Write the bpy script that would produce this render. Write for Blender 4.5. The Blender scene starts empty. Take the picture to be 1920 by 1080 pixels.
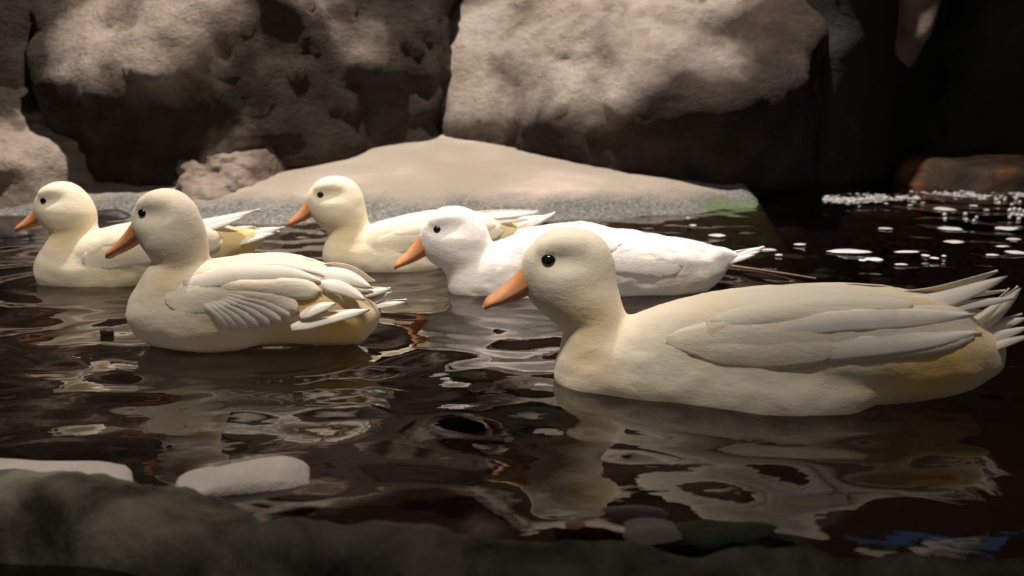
import bpy, bmesh, math, random
import numpy as np
from mathutils import Vector, Matrix, noise

random.seed(7)
rng = np.random.RandomState(7)
scene = bpy.context.scene
COL = scene.collection

# ------------------------------------------------------------------ camera
H = 0.29                       # lens height above the water, metres
FPX = 1700.0                   # focal length in pixels of a 1920 wide frame
HOR = 170.0                    # row of the horizon
PITCH = math.atan((540 - HOR) / FPX)
cam_d = bpy.data.cameras.new('camera')
cam_d.sensor_width = 36.0
cam_d.lens = FPX / 1920 * 36.0
cam_d.clip_start = 0.02
cam_d.clip_end = 60
cam_d.dof.use_dof = True
cam_d.dof.focus_distance = 1.02
cam_d.dof.aperture_fstop = cam_d.lens / 5.0
cam = bpy.data.objects.new('camera', cam_d)
cam.location = (0, 0, H)
cam.rotation_euler = (math.pi / 2 - PITCH, 0, 0)
COL.objects.link(cam)
scene.camera = cam

# ------------------------------------------------------------------ world, lights, exposure
world = bpy.data.worlds.new('dim_hall')
scene.world = world
world.use_nodes = True
world.node_tree.nodes['Background'].inputs[0].default_value = (1.0, 0.88, 0.78, 1)
world.node_tree.nodes['Background'].inputs[1].default_value = 0.10

def light(name, kind, loc, target, power, color, size=0.1, **kw):
    d = bpy.data.lights.new(name, kind)
    d.energy = power
    d.color = color
    if kind == 'AREA':
        d.shape = 'DISK'
        d.size = size
    else:
        d.shadow_soft_size = size
    for k, v in kw.items():
        setattr(d, k, v)
    o = bpy.data.objects.new(name, d)
    o.location = loc
    v = Vector(target) - Vector(loc)
    o.rotation_euler = v.to_track_quat('-Z', 'Y').to_euler()
    COL.objects.link(o)
    return o

light('rock_spot', 'SPOT', (-0.25, 2.0, 3.6), (-0.15, 2.45, 0.2), 720, (1.0, 0.87, 0.76), 0.05,
      spot_size=math.radians(58), spot_blend=0.5)
light('pond_spot_left', 'SPOT', (-0.6, 0.05, 3.4), (-0.42, 1.27, 0.0), 310, (1.0, 0.89, 0.76), 0.10,
      spot_size=math.radians(25), spot_blend=0.35)
light('pond_spot_right', 'SPOT', (0.1, 0.05, 3.4), (0.28, 1.30, 0.0), 215, (1.0, 0.91, 0.82), 0.10,
      spot_size=math.radians(23), spot_blend=0.7)
scene.view_settings.view_transform = 'Standard'
scene.view_settings.look = 'None'
scene.view_settings.exposure = 0.0
scene.view_settings.gamma = 1.0
scene.view_settings.use_curve_mapping = False

# ------------------------------------------------------------------ helpers
_f = Vector((0, math.cos(PITCH), -math.sin(PITCH)))
_u = Vector((0, math.sin(PITCH), math.cos(PITCH)))
def ray(px, py):
    return _f + Vector(((px - 960) / FPX, 0, 0)) + _u * (-(py - 540) / FPX)
def at_y(px, py, Y):
    d = ray(px, py)
    return Vector((0, 0, H)) + d * (Y / d.y)
def at_z(px, py, z=0.0):
    d = ray(px, py)
    return Vector((0, 0, H)) + d * ((z - H) / d.z)

def mesh_obj(name, verts, faces, mat, parent=None, smooth=True, loc=None):
    me = bpy.data.meshes.new(name)
    me.from_pydata([tuple(v) for v in verts], [], [tuple(f) for f in faces])
    me.update()
    if smooth:
        me.polygons.foreach_set('use_smooth', [True] * len(me.polygons))
    if mat:
        me.materials.append(mat)
    o = bpy.data.objects.new(name, me)
    COL.objects.link(o)
    if parent:
        o.parent = parent
    if loc is not None:
        o.location = loc
    return o

def tag(o, label=None, cat=None, group=None, kind=None):
    if label: o['label'] = label
    if cat: o['category'] = cat
    if group: o['group'] = group
    if kind: o['kind'] = kind
    return o

# ------------------------------------------------------------------ materials
def new_mat(name):
    m = bpy.data.materials.new(name)
    m.use_nodes = True
    nt = m.node_tree
    b = nt.nodes['Principled BSDF']
    return m, nt, b
def N(nt, t, **kw):
    n = nt.nodes.new(t)
    for k, v in kw.items():
        if k in n.inputs.keys() if hasattr(n.inputs, 'keys') else False:
            n.inputs[k].default_value = v
        else:
            setattr(n, k, v)
    return n
def noise_node(nt, scale, detail=5, rough=0.55, vec=None, dist=0.0):
    n = nt.nodes.new('ShaderNodeTexNoise')
    n.inputs['Scale'].default_value = scale
    n.inputs['Detail'].default_value = detail
    n.inputs['Roughness'].default_value = rough
    n.inputs['Distortion'].default_value = dist
    if vec is not None:
        nt.links.new(vec, n.inputs['Vector'])
    return n
def ramp(nt, fac, stops):
    r = nt.nodes.new('ShaderNodeValToRGB')
    el = r.color_ramp.elements
    while len(el) > 1: el.remove(el[-1])
    el[0].position = stops[0][0]; el[0].color = (*stops[0][1], 1)
    for p, c in stops[1:]:
        e = el.new(p); e.color = (*c, 1)
    nt.links.new(fac, r.inputs[0])
    return r
def coords(nt, scale=(1, 1, 1), rot=(0, 0, 0)):
    tc = nt.nodes.new('ShaderNodeTexCoord')
    mp = nt.nodes.new('ShaderNodeMapping')
    mp.inputs['Scale'].default_value = scale
    mp.inputs['Rotation'].default_value = rot
    nt.links.new(tc.outputs['Object'], mp.inputs['Vector'])
    return mp.outputs['Vector']
def bump(nt, height, strength, dist, prev=None):
    b = nt.nodes.new('ShaderNodeBump')
    b.inputs['Strength'].default_value = strength
    b.inputs['Distance'].default_value = dist
    nt.links.new(height, b.inputs['Height'])
    if prev is not None:
        nt.links.new(prev, b.inputs['Normal'])
    return b.outputs['Normal']

def rock_mat(name, stops, scale=6, rough=0.85, fine=60, bumpd=0.006, streak=None, wet=0.0):
    m, nt, b = new_mat(name)
    v = coords(nt)
    n1 = noise_node(nt, scale, 8, 0.62, v, 0.4)
    r = ramp(nt, n1.outputs['Fac'], stops)
    nt.links.new(r.outputs['Color'], b.inputs['Base Color'])
    n2 = noise_node(nt, fine, 6, 0.7, v)
    nrm = bump(nt, n2.outputs['Fac'], 0.8, bumpd)
    n3 = noise_node(nt, fine * 0.3, 7, 0.68, coords(nt, streak) if streak else v, 0.15)
    nrm = bump(nt, n3.outputs['Fac'], 0.8, bumpd * 2.0, nrm)
    nt.links.new(nrm, b.inputs['Normal'])
    b.inputs['Roughness'].default_value = rough
    b.inputs['Specular IOR Level'].default_value = 0.3 + wet
    return m

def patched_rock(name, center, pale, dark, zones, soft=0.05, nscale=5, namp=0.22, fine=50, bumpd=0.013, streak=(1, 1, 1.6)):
    """dark tone is brown stain plus painted shade, pale patches cover the lit faces; zones: (point, radius) of the pale patches, ragged borders"""
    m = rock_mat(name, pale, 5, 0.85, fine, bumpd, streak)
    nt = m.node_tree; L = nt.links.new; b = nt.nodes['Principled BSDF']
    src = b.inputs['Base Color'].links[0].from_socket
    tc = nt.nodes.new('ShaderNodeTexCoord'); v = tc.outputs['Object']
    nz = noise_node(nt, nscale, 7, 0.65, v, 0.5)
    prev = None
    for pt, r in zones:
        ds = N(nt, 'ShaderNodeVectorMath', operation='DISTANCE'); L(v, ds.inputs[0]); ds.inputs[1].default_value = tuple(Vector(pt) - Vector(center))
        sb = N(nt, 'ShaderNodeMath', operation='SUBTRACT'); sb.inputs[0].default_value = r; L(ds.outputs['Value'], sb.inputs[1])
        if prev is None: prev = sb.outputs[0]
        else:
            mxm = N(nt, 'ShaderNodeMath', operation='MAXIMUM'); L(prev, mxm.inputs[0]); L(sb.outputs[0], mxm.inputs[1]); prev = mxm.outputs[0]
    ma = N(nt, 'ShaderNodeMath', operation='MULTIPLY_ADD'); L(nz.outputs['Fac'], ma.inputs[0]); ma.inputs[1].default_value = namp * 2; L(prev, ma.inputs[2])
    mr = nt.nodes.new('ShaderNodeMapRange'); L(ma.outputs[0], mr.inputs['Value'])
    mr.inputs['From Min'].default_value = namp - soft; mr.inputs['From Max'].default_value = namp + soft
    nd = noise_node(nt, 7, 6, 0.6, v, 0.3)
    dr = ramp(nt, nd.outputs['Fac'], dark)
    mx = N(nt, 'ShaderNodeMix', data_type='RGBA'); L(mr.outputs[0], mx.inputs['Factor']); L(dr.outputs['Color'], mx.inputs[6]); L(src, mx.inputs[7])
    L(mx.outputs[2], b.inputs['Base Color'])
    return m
STAIN_SHADE = [(0.35, (0.030, 0.023, 0.018)), (0.55, (0.055, 0.042, 0.033)), (0.75, (0.095, 0.07, 0.052))]  # brown stain with the underside shade mixed into the colour
PALE = [(0.30, (0.22, 0.185, 0.15)), (0.45, (0.42, 0.365, 0.31)), (0.62, (0.56, 0.50, 0.44)), (0.8, (0.62, 0.56, 0.50))]
TANP = [(0.30, (0.14, 0.11, 0.085)), (0.45, (0.32, 0.26, 0.21)), (0.6, (0.48, 0.41, 0.35)), (0.8, (0.55, 0.48, 0.42))]
M_pale = rock_mat('pale_carved_rock', [(0.30, (0.20, 0.165, 0.135)), (0.45, (0.42, 0.365, 0.31)), (0.62, (0.56, 0.50, 0.44)), (0.8, (0.62, 0.56, 0.50))], 5, 0.85, 55, 0.006, (1, 1, 3))
M_brown = rock_mat('brown_carved_rock', [(0.30, (0.09, 0.065, 0.05)), (0.45, (0.24, 0.19, 0.155)), (0.6, (0.42, 0.355, 0.30)), (0.8, (0.50, 0.44, 0.38))], 4, 0.8, 50, 0.006, (1, 1, 4))
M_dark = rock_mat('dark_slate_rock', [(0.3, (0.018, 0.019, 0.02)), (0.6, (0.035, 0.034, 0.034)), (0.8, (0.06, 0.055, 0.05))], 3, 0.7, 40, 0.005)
M_tan = rock_mat('tan_rock', [(0.3, (0.12, 0.09, 0.07)), (0.6, (0.28, 0.21, 0.17)), (0.8, (0.36, 0.29, 0.24))], 8, 0.8, 50, 0.005)
M_rust = rock_mat('rusty_brown_rock', [(0.35, (0.02, 0.014, 0.010)), (0.54, (0.07, 0.04, 0.02)), (0.64, (0.20, 0.085, 0.025)), (0.75, (0.08, 0.055, 0.035))], 7, 0.6, 50, 0.005)
M_moss = rock_mat('mossy_foreground_rock', [(0.36, (0.03, 0.029, 0.022)), (0.5, (0.17, 0.16, 0.12)), (0.62, (0.33, 0.30, 0.235))], 14, 0.8, 90, 0.004)
M_slab = rock_mat('pale_slab_rock', [(0.3, (0.40, 0.35, 0.32)), (0.6, (0.62, 0.56, 0.53)), (0.8, (0.72, 0.66, 0.62))], 9, 0.6, 60, 0.003)
M_bed = rock_mat('pool_bed_mud', [(0.3, (0.009, 0.007, 0.006)), (0.6, (0.014, 0.011, 0.009)), (0.8, (0.022, 0.018, 0.014))], 8, 0.9, 60, 0.003)
M_pebble_orange = rock_mat('orange_pebble', [(0.3, (0.35, 0.16, 0.10)), (0.7, (0.5, 0.25, 0.17))], 20, 0.4, 90, 0.001)
M_pebble_grey = rock_mat('grey_pebble', [(0.3, (0.25, 0.23, 0.2)), (0.7, (0.42, 0.39, 0.34))], 20, 0.5, 90, 0.001)
M_pebble_dark = rock_mat('dark_pebble', [(0.3, (0.03, 0.028, 0.03)), (0.7, (0.08, 0.07, 0.07))], 20, 0.4, 90, 0.001)
M_green = rock_mat('green_algae_stone', [(0.3, (0.02, 0.035, 0.02)), (0.7, (0.06, 0.09, 0.05))], 20, 0.6, 90, 0.002)

def bank_mat():
    """smooth sandy render, speckled wet gravel near the water (height is real: the splash zone), green algae at the right"""
    m, nt, b = new_mat('sandy_bank')
    L = nt.links.new
    v = coords(nt)
    n1 = noise_node(nt, 3.5, 6, 0.5, v, 0.3)
    sand = ramp(nt, n1.outputs['Fac'], [(0.35, (0.40, 0.35, 0.29)), (0.55, (0.47, 0.41, 0.35)), (0.68, (0.66, 0.56, 0.49))])
    n2 = noise_node(nt, 130, 3, 0.8, v)
    grav = ramp(nt, n2.outputs['Fac'], [(0.36, (0.05, 0.055, 0.055)), (0.5, (0.19, 0.195, 0.185)), (0.62, (0.30, 0.30, 0.28)), (0.72, (0.75, 0.72, 0.68))])
    tc = nt.nodes.new('ShaderNodeTexCoord')
    sp = nt.nodes.new('ShaderNodeSeparateXYZ'); L(tc.outputs['Object'], sp.inputs[0])
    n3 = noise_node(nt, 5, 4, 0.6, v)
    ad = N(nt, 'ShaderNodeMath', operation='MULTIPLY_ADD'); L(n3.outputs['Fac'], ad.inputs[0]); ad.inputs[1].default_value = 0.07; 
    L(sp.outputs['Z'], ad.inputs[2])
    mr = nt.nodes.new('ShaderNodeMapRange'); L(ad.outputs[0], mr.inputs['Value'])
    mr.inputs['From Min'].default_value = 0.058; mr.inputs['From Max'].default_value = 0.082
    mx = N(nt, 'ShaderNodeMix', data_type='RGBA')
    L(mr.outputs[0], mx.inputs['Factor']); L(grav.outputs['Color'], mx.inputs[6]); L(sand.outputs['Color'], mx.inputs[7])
    # algae
    ds = N(nt, 'ShaderNodeVectorMath', operation='DISTANCE'); L(tc.outputs['Object'], ds.inputs[0]); ds.inputs[1].default_value = tuple(at_y(1425, 378, 2.22))
    n4 = noise_node(nt, 30, 4, 0.6, v)
    a2 = N(nt, 'ShaderNodeMath', operation='MULTIPLY_ADD'); L(n4.outputs['Fac'], a2.inputs[0]); a2.inputs[1].default_value = 0.16; L(ds.outputs['Value'], a2.inputs[2])
    m2 = nt.nodes.new('ShaderNodeMapRange'); L(a2.outputs[0], m2.inputs['Value'])
    m2.inputs['From Min'].default_value = 0.17; m2.inputs['From Max'].default_value = 0.24; m2.inputs['To Min'].default_value = 0.85; m2.inputs['To Max'].default_value = 0
    mx2 = N(nt, 'ShaderNodeMix', data_type='RGBA')
    L(m2.outputs[0], mx2.inputs['Factor']); L(mx.outputs[2], mx2.inputs[6]); mx2.inputs[7].default_value = (0.10, 0.20, 0.05, 1)
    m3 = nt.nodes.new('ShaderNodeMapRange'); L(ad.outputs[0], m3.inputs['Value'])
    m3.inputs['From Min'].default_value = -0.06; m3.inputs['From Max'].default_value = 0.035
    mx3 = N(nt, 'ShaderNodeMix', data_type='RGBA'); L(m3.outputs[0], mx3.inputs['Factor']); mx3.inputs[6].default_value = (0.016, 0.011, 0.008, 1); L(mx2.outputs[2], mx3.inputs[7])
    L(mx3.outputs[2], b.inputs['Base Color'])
    b.inputs['Roughness'].default_value = 0.8
    nb = bump(nt, n2.outputs['Fac'], 0.6, 0.004)
    nb = bump(nt, noise_node(nt, 18, 6, 0.6, v).outputs['Fac'], 0.5, 0.012, nb)
    L(nb, b.inputs['Normal'])
    return m
M_bank = bank_mat()

def water_mat():
    m = bpy.data.materials.new('pond_water'); m.use_nodes = True
    nt = m.node_tree; nt.nodes.clear(); L = nt.links.new
    out = nt.nodes.new('ShaderNodeOutputMaterial')
    mix = nt.nodes.new('ShaderNodeMixShader')
    tr = nt.nodes.new('ShaderNodeBsdfTransparent'); tr.inputs[0].default_value = (0.44, 0.36, 0.30, 1)
    gl = nt.nodes.new('ShaderNodeBsdfGlossy'); gl.inputs['Roughness'].default_value = 0.012
    gl.inputs['Color'].default_value = (1.0, 0.98, 0.96, 1)
    fr = nt.nodes.new('ShaderNodeFresnel'); fr.inputs['IOR'].default_value = 1.62
    v = coords(nt)
    nb = bump(nt, noise_node(nt, 38, 2, 0.4, coords(nt, (0.7, 1.2, 1)), 0.4).outputs['Fac'], 0.3, 0.0012)
    L(nb, gl.inputs['Normal']); L(nb, fr.inputs['Normal'])
    L(fr.outputs[0], mix.inputs[0]); L(tr.outputs[0], mix.inputs[1]); L(gl.outputs[0], mix.inputs[2])
    L(mix.outputs[0], out.inputs['Surface'])
    return m
M_water = water_mat()

def plumage_mat(name, base, yellow, fluff=1.0):
    m, nt, b = new_mat(name)
    L = nt.links.new
    v = coords(nt)
    at = nt.nodes.new('ShaderNodeAttribute'); at.attribute_name = 'tint'
    n0 = noise_node(nt, 14, 4, 0.6, v)
    ad = N(nt, 'ShaderNodeMath', operation='MULTIPLY_ADD'); L(n0.outputs['Fac'], ad.inputs[0]); ad.inputs[1].default_value = 0.35; ad.inputs[2].default_value = -0.14
    ad2 = N(nt, 'ShaderNodeMath', operation='ADD', use_clamp=True); L(ad.outputs[0], ad2.inputs[0]); L(at.outputs['Fac'], ad2.inputs[1])
    mx = N(nt, 'ShaderNodeMix', data_type='RGBA')
    L(ad2.outputs[0], mx.inputs['Factor']); mx.inputs[6].default_value = (*base, 1); mx.inputs[7].default_value = (*yellow, 1)
    L(mx.outputs[2], b.inputs['Base Color'])
    b.inputs['Roughness'].default_value = 0.9
    b.inputs['Specular IOR Level'].default_value = 0.15
    b.inputs['Sheen Weight'].default_value = 0.25
    b.inputs['Sheen Roughness'].default_value = 0.6
    f1 = noise_node(nt, 260, 4, 0.7, coords(nt, (0.35, 1, 1), (0, 0.35, 0)))
    nb = bump(nt, f1.outputs['Fac'], 0.35 * fluff, 0.0012)
    f2 = noise_node(nt, 55, 4, 0.6, coords(nt, (0.6, 1, 1)))
    nb = bump(nt, f2.outputs['Fac'], 0.35 * fluff, 0.003, nb)
    L(nb, b.inputs['Normal'])
    return m

def feather_mat(name, base):
    m, nt, b = new_mat(name)
    L = nt.links.new
    at = nt.nodes.new('ShaderNodeUVMap')
    sp = nt.nodes.new('ShaderNodeSeparateXYZ'); L(at.outputs[0], sp.inputs[0])
    # barbs: fine oblique lines either side of the shaft
    ab = N(nt, 'ShaderNodeMath', operation='SUBTRACT'); L(sp.outputs['Y'], ab.inputs[0]); ab.inputs[1].default_value = 0.5
    ab2 = N(nt, 'ShaderNodeMath', operation='ABSOLUTE'); L(ab.outputs[0], ab2.inputs[0])
    mu = N(nt, 'ShaderNodeMath', operation='MULTIPLY_ADD'); L(ab2.outputs[0], mu.inputs[0]); mu.inputs[1].default_value = -0.35; L(sp.outputs['X'], mu.inputs[2])
    sc = N(nt, 'ShaderNodeMath', operation='MULTIPLY'); L(mu.outputs[0], sc.inputs[0]); sc.inputs[1].default_value = 330
    si = N(nt, 'ShaderNodeMath', operation='SINE'); L(sc.outputs[0], si.inputs[0])
    n = noise_node(nt, 40, 3, 0.6, coords(nt))
    r = ramp(nt, n.outputs['Fac'], [(0.35, tuple(c * 0.9 for c in base)), (0.65, base)])
    L(r.outputs['Color'], b.inputs['Base Color'])
    L(bump(nt, si.outputs[0], 0.15, 0.0006), b.inputs['Normal'])
    b.inputs['Roughness'].default_value = 0.65
    b.inputs['Specular IOR Level'].default_value = 0.25
    return m

def simple_mat(name, color, rough=0.5, spec=0.5):
    m, nt, b = new_mat(name)
    v = coords(nt)
    n = noise_node(nt, 120, 4, 0.6, v)
    r = ramp(nt, n.outputs['Fac'], [(0.3, tuple(c * 0.8 for c in color)), (0.7, color)])
    nt.links.new(r.outputs['Color'], b.inputs['Base Color'])
    nt.links.new(bump(nt, n.outputs['Fac'], 0.3, 0.0006), b.inputs['Normal'])
    b.inputs['Roughness'].default_value = rough
    b.inputs['Specular IOR Level'].default_value = spec
    return m
def bill_mat():
    m, nt, b = new_mat('orange_bill')
    at = nt.nodes.new('ShaderNodeAttribute'); at.attribute_name = 'tint'
    r = ramp(nt, at.outputs['Fac'], [(0.0, (0.62, 0.20, 0.07)), (0.35, (0.70, 0.33, 0.15)), (0.8, (0.66, 0.30, 0.14)), (1.0, (0.50, 0.17, 0.07))])
    n = noise_node(nt, 160, 4, 0.6, coords(nt))
    mx = N(nt, 'ShaderNodeMix', data_type='RGBA', blend_type='MULTIPLY'); mx.inputs['Factor'].default_value = 0.35
    nt.links.new(r.outputs['Color'], mx.inputs[6])
    r2 = ramp(nt, n.outputs['Fac'], [(0.35, (0.65, 0.6, 0.55)), (0.6, (1, 1, 1))]); nt.links.new(r2.outputs['Color'], mx.inputs[7])
    nt.links.new(mx.outputs[2], b.inputs['Base Color'])
    nt.links.new(bump(nt, n.outputs['Fac'], 0.3, 0.0006), b.inputs['Normal'])
    b.inputs['Roughness'].default_value = 0.45
    return m
M_bill = bill_mat()
M_eye = simple_mat('black_eye', (0.006, 0.005, 0.005), 0.08, 0.6)
M_lid = simple_mat('eye_rim', (0.10, 0.075, 0.06), 0.5, 0.3)
M_nostril = simple_mat('nostril', (0.10, 0.03, 0.015), 0.7, 0.2)
M_foam = simple_mat('white_foam', (0.82, 0.82, 0.84), 0.35, 0.5)
M_bubble = simple_mat('bubble_film', (0.75, 0.76, 0.80), 0.08, 0.8)
M_leaf = simple_mat('dark_leaf', (0.03, 0.02, 0.012), 0.5, 0.3)
M_twig = simple_mat('pale_twig', (0.30, 0.22, 0.15), 0.7, 0.3)

# ------------------------------------------------------------------ boulders: rounded polytopes cut with carved relief
def ico(sub):
    bm = bmesh.new()
    bmesh.ops.create_icosphere(bm, subdivisions=sub, radius=1.0)
    V = np.array([v.co[:] for v in bm.verts]); F = [tuple(v.index for v in f.verts) for f in bm.faces]
    bm.free()
    return V, F
_ico = {}
def get_ico(s):
    if s not in _ico: _ico[s] = ico(s)
    return _ico[s]

def fract(p, scale, octaves=5, off=0.0, ridged=False, gain=0.55):
    out = 0.0; a = 1.0; tot = 0
    q = Vector(p) * scale + Vector((off, off * 1.7, -off))
    for _ in range(octaves):
        n = noise.noise(q)
        if ridged: n = 1 - 2 * abs(n)
        out += n * a; tot += a; a *= gain; q = q * 2.03
    return out / tot

def boulder(name, center, planes, mat, label=None, cat='boulder', sub=6, soft=0.05, amp=0.03, amp2=0.008, seed=1.0, fscale=3.0, stretch=(1, 1, 1), kind=None, sink=None):
    V, F = get_ico(sub)
    c = np.array(center)
    inv = np.zeros(len(V))
    p_ = 1.0 / soft
    for pt, n in planes:
        n = np.array(n, float); n /= np.linalg.norm(n)
        d = float(np.dot(np.array(pt) - c, n))
        dn = V @ n
        k = np.clip(dn, 0, None) / max(d, 0.01)
        inv += k ** p_
    r = inv ** (-1.0 / p_)
    P = V * r[:, None]
    out = []
    for i in range(len(V)):
        p = P[i]; w = Vector((c[0] + p[0], c[1] + p[1], c[2] + p[2]))
        s = Vector((w.x * stretch[0], w.y * stretch[1], w.z * stretch[2]))
        d = amp * fract(s, fscale, 4, seed) + amp2 * fract(s, fscale * 6, 5, seed + 9, True)
        # carved ledges: sharp steps
        t = fract(s, fscale * 1.6, 3, seed + 5)
        d += amp * 0.45 * (1 / (1 + math.exp(-t * 40)) - 0.5)
        out.append(p * (1 + d / np.linalg.norm(p)))
    o = mesh_obj(name, out, F, mat, loc=center)
    tag(o, label, cat if not kind else None, kind=kind)
    return o

P = at_y
# big left boulder
boulder('boulder', P(470, 60, 3.0), [
    (P(400, 366, 2.26), (-0.05, -0.97, -0.22)),
    (P(600, 308, 2.44), (0.42, -0.88, -0.20)),
    (P(200, 250, 2.30), (-0.40, -0.89, -0.18)),
    (P(155, 330, 2.50), (-0.85, -0.45, -0.45)),
    (P(340, 120, 2.17), (-0.30, -0.66, 0.66)),
    (P(600, 25, 2.34), (0.25, -0.62, 0.70)),
    (P(730, 150, 2.62), (0.66, -0.74, 0.06)),
    (P(850, 20, 2.95), (1.0, -0.15, -0.02)),
    (P(85, 120, 2.65), (-1.0, -0.3, -0.05)),
    (P(470, -420, 3.0), (0, -0.25, 1)),
    (P(470, 60, 3.5), (0, 1, 0)),
    (P(470, 420, 2.9), (0, 0, -1))],
    patched_rock('brown_rock_pale_patches', P(470, 60, 3.0), TANP, STAIN_SHADE, [(P(250, -40, 2.35), 0.28), (P(330, 70, 2.2), 0.13), (P(560, 60, 2.3), 0.085), (P(690, 60, 2.5), 0.06), (P(560, -120, 2.5), 0.16), (P(450, 290, 2.3), 0.05)], namp=0.10), 'huge brown boulder left of centre, pale flank and dark overhanging belly above the bank', seed=2.0, amp=0.05, amp2=0.013, stretch=(1, 1, 1.5), soft=0.028)  # belly shade painted in with the stain, pale zones follow the lit flank
# centre boulder
boulder('boulder', P(1160, 60, 3.0), [
    (P(1200, 333, 2.45), (0.04, -0.97, -0.24)),
    (P(920, 288, 2.68), (-0.45, -0.86, -0.24)),
    (P(1440, 374, 2.38), (0.50, -0.84, -0.22)),
    (P(1200, 185, 2.39), (0.10, -0.60, 0.79)),
    (P(1440, 90, 2.42), (0.62, -0.76, -0.20)),
    (P(900, 225, 2.66), (-0.45, -0.70, 0.55)),
    (P(815, 130, 2.95), (-1.0, -0.25, 0.05)),
    (P(1535, 30, 2.72), (0.92, -0.40, 0.0)),
    (P(1160, -470, 3.0), (0.05, -0.25, 1)),
    (P(1160, 60, 3.6), (0, 1, 0)),
    (P(1160, 420, 2.9), (0, 0, -1))],
    patched_rock('pale_rock_stain_shade', P(1160, 60, 3.0), PALE, STAIN_SHADE, [(P(1120, -60, 2.65), 0.36), (P(900, 60, 2.7), 0.27), (P(1350, 10, 2.5), 0.16), (P(1100, 60, 2.5), 0.22), (P(1200, -260, 2.9), 0.5)], namp=0.07), 'large pale grey boulder in the centre, bright pitted top and dark underside', seed=5.3, amp=0.04, amp2=0.014, soft=0.025)  # underside shade painted together with brown stain, pale zones keep the lit top
# left edge boulders
boulder('boulder', P(10, 330, 2.50), [
    (P(30, 380, 2.18), (0.15, -0.92, 0.25)),
    (P(150, 370, 2.32), (0.85, -0.50, 0.32)),
    (P(20, 222, 2.40), (0.25, -0.35, 0.9)),
    (P(-160, 300, 2.5), (-1, -0.2, 0)),
    (P(0, 300, 2.75), (0, 1, 0)),
    (P(0, 420, 2.5), (0, 0, -1))],
    patched_rock('low_pale_rock_stain_shade', P(10, 330, 2.50), TANP, STAIN_SHADE, [(P(10, 330, 2.25), 0.20)], namp=0.3), 'low rough pale rock at the left edge behind the leftmost duck', cat='rock', seed=8.1, amp=0.035, amp2=0.018, sub=6, soft=0.05)
boulder('boulder', P(-60, 60, 3.2), [
    (P(40, 200, 2.55), (0.25, -0.80, -0.50)),
    (P(60, 30, 2.45), (0.2, -0.8, 0.35)),
    (P(110, 90, 2.7), (0.9, -0.4, 0.05)),
    (P(-40, -420, 2.9), (0, -0.2, 1)),
    (P(-400, 60, 3), (-1, 0, 0)),
    (P(0, 60, 3.8), (0, 1, 0)),
    (P(0, 260, 3), (0, 0, -1))],
    patched_rock('dark_brown_rock', P(-60, 60, 3.2), TANP, STAIN_SHADE, [(P(-60, -100, 2.7), 0.2)]), 'dark brown boulder at the top left corner above the low pale rock', seed=11.7, amp=0.04, amp2=0.01, sub=6, soft=0.06)
# dark right rocks
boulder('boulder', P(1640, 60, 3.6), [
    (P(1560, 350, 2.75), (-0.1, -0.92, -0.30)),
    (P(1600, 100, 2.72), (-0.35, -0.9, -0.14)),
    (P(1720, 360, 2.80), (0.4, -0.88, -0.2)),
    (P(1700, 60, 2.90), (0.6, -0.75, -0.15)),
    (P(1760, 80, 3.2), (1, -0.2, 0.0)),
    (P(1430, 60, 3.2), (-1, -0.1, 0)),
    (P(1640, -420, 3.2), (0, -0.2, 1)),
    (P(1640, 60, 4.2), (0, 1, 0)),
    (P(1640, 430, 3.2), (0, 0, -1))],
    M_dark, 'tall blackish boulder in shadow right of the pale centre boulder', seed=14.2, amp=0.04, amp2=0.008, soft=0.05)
boulder('boulder', P(1713, -40, 3.05), [
    (P(1713, 40, 2.78), (-0.15, -0.93, 0.32)),
    (P(1681, 40, 2.85), (-1, -0.3, -0.05)),
    (P(1742, 60, 2.88), (0.95, -0.3, -0.25)),
    (P(1710, 102, 2.86), (-0.1, -0.35, -0.92)),
    (P(1713, -330, 3), (0, -0.2, 1)),
    (P(1713, -40, 3.4), (0, 1, 0))],
    M_tan, 'narrow tan rock face hanging high at the top right between black boulders', cat='rock', seed=17.0, amp=0.02, amp2=0.006, sub=5, soft=0.06)
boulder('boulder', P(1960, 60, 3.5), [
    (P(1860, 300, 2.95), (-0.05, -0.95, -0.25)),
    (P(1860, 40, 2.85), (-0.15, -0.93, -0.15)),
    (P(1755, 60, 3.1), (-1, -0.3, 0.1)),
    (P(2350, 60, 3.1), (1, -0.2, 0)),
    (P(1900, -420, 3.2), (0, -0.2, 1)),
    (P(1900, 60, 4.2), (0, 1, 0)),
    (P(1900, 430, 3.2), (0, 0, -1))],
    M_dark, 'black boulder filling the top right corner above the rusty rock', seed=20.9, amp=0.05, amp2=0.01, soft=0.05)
boulder('boulder', P(1890, 350, 2.80), [
    (P(1850, 350, 2.64), (-0.05, -0.9, 0.2)),
    (P(1850, 312, 2.70), (0.0, -0.08, 1)),
    (P(1762, 340, 2.78), (-0.8, -0.4, 0.4)),
    (P(2150, 340, 2.8), (1, 0, 0.2)),
    (P(1890, 345, 2.95), (0, 1, 0)),
    (P(1890, 400, 2.8), (0, 0, -1))],
    M_rust, 'low rusty orange and brown rock at the waterline by the right edge', cat='rock', seed=23.6, amp=0.010, amp2=0.005, sub=5, soft=0.06)
# rough outcrop under the left boulder
boulder('boulder', P(400, 360, 2.36), [
    (P(390, 366, 2.17), (-0.1, -0.85, 0.25)),
    (P(390, 338, 2.22), (0.1, -0.45, 0.9)),
    (P(322, 355, 2.28), (-0.8, -0.4, 0.3)),
    (P(478, 345, 2.30), (0.85, -0.4, 0.3)),
    (P(420, 335, 2.5), (0, 1, 0)),
    (P(420, 400, 2.3), (0, 0, -1))],
    M_brown, 'small craggy outcrop at the foot of the huge brown boulder', cat='rock', seed=26.5, amp=0.03, amp2=0.010, sub=6, soft=0.05, fscale=6)

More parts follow.
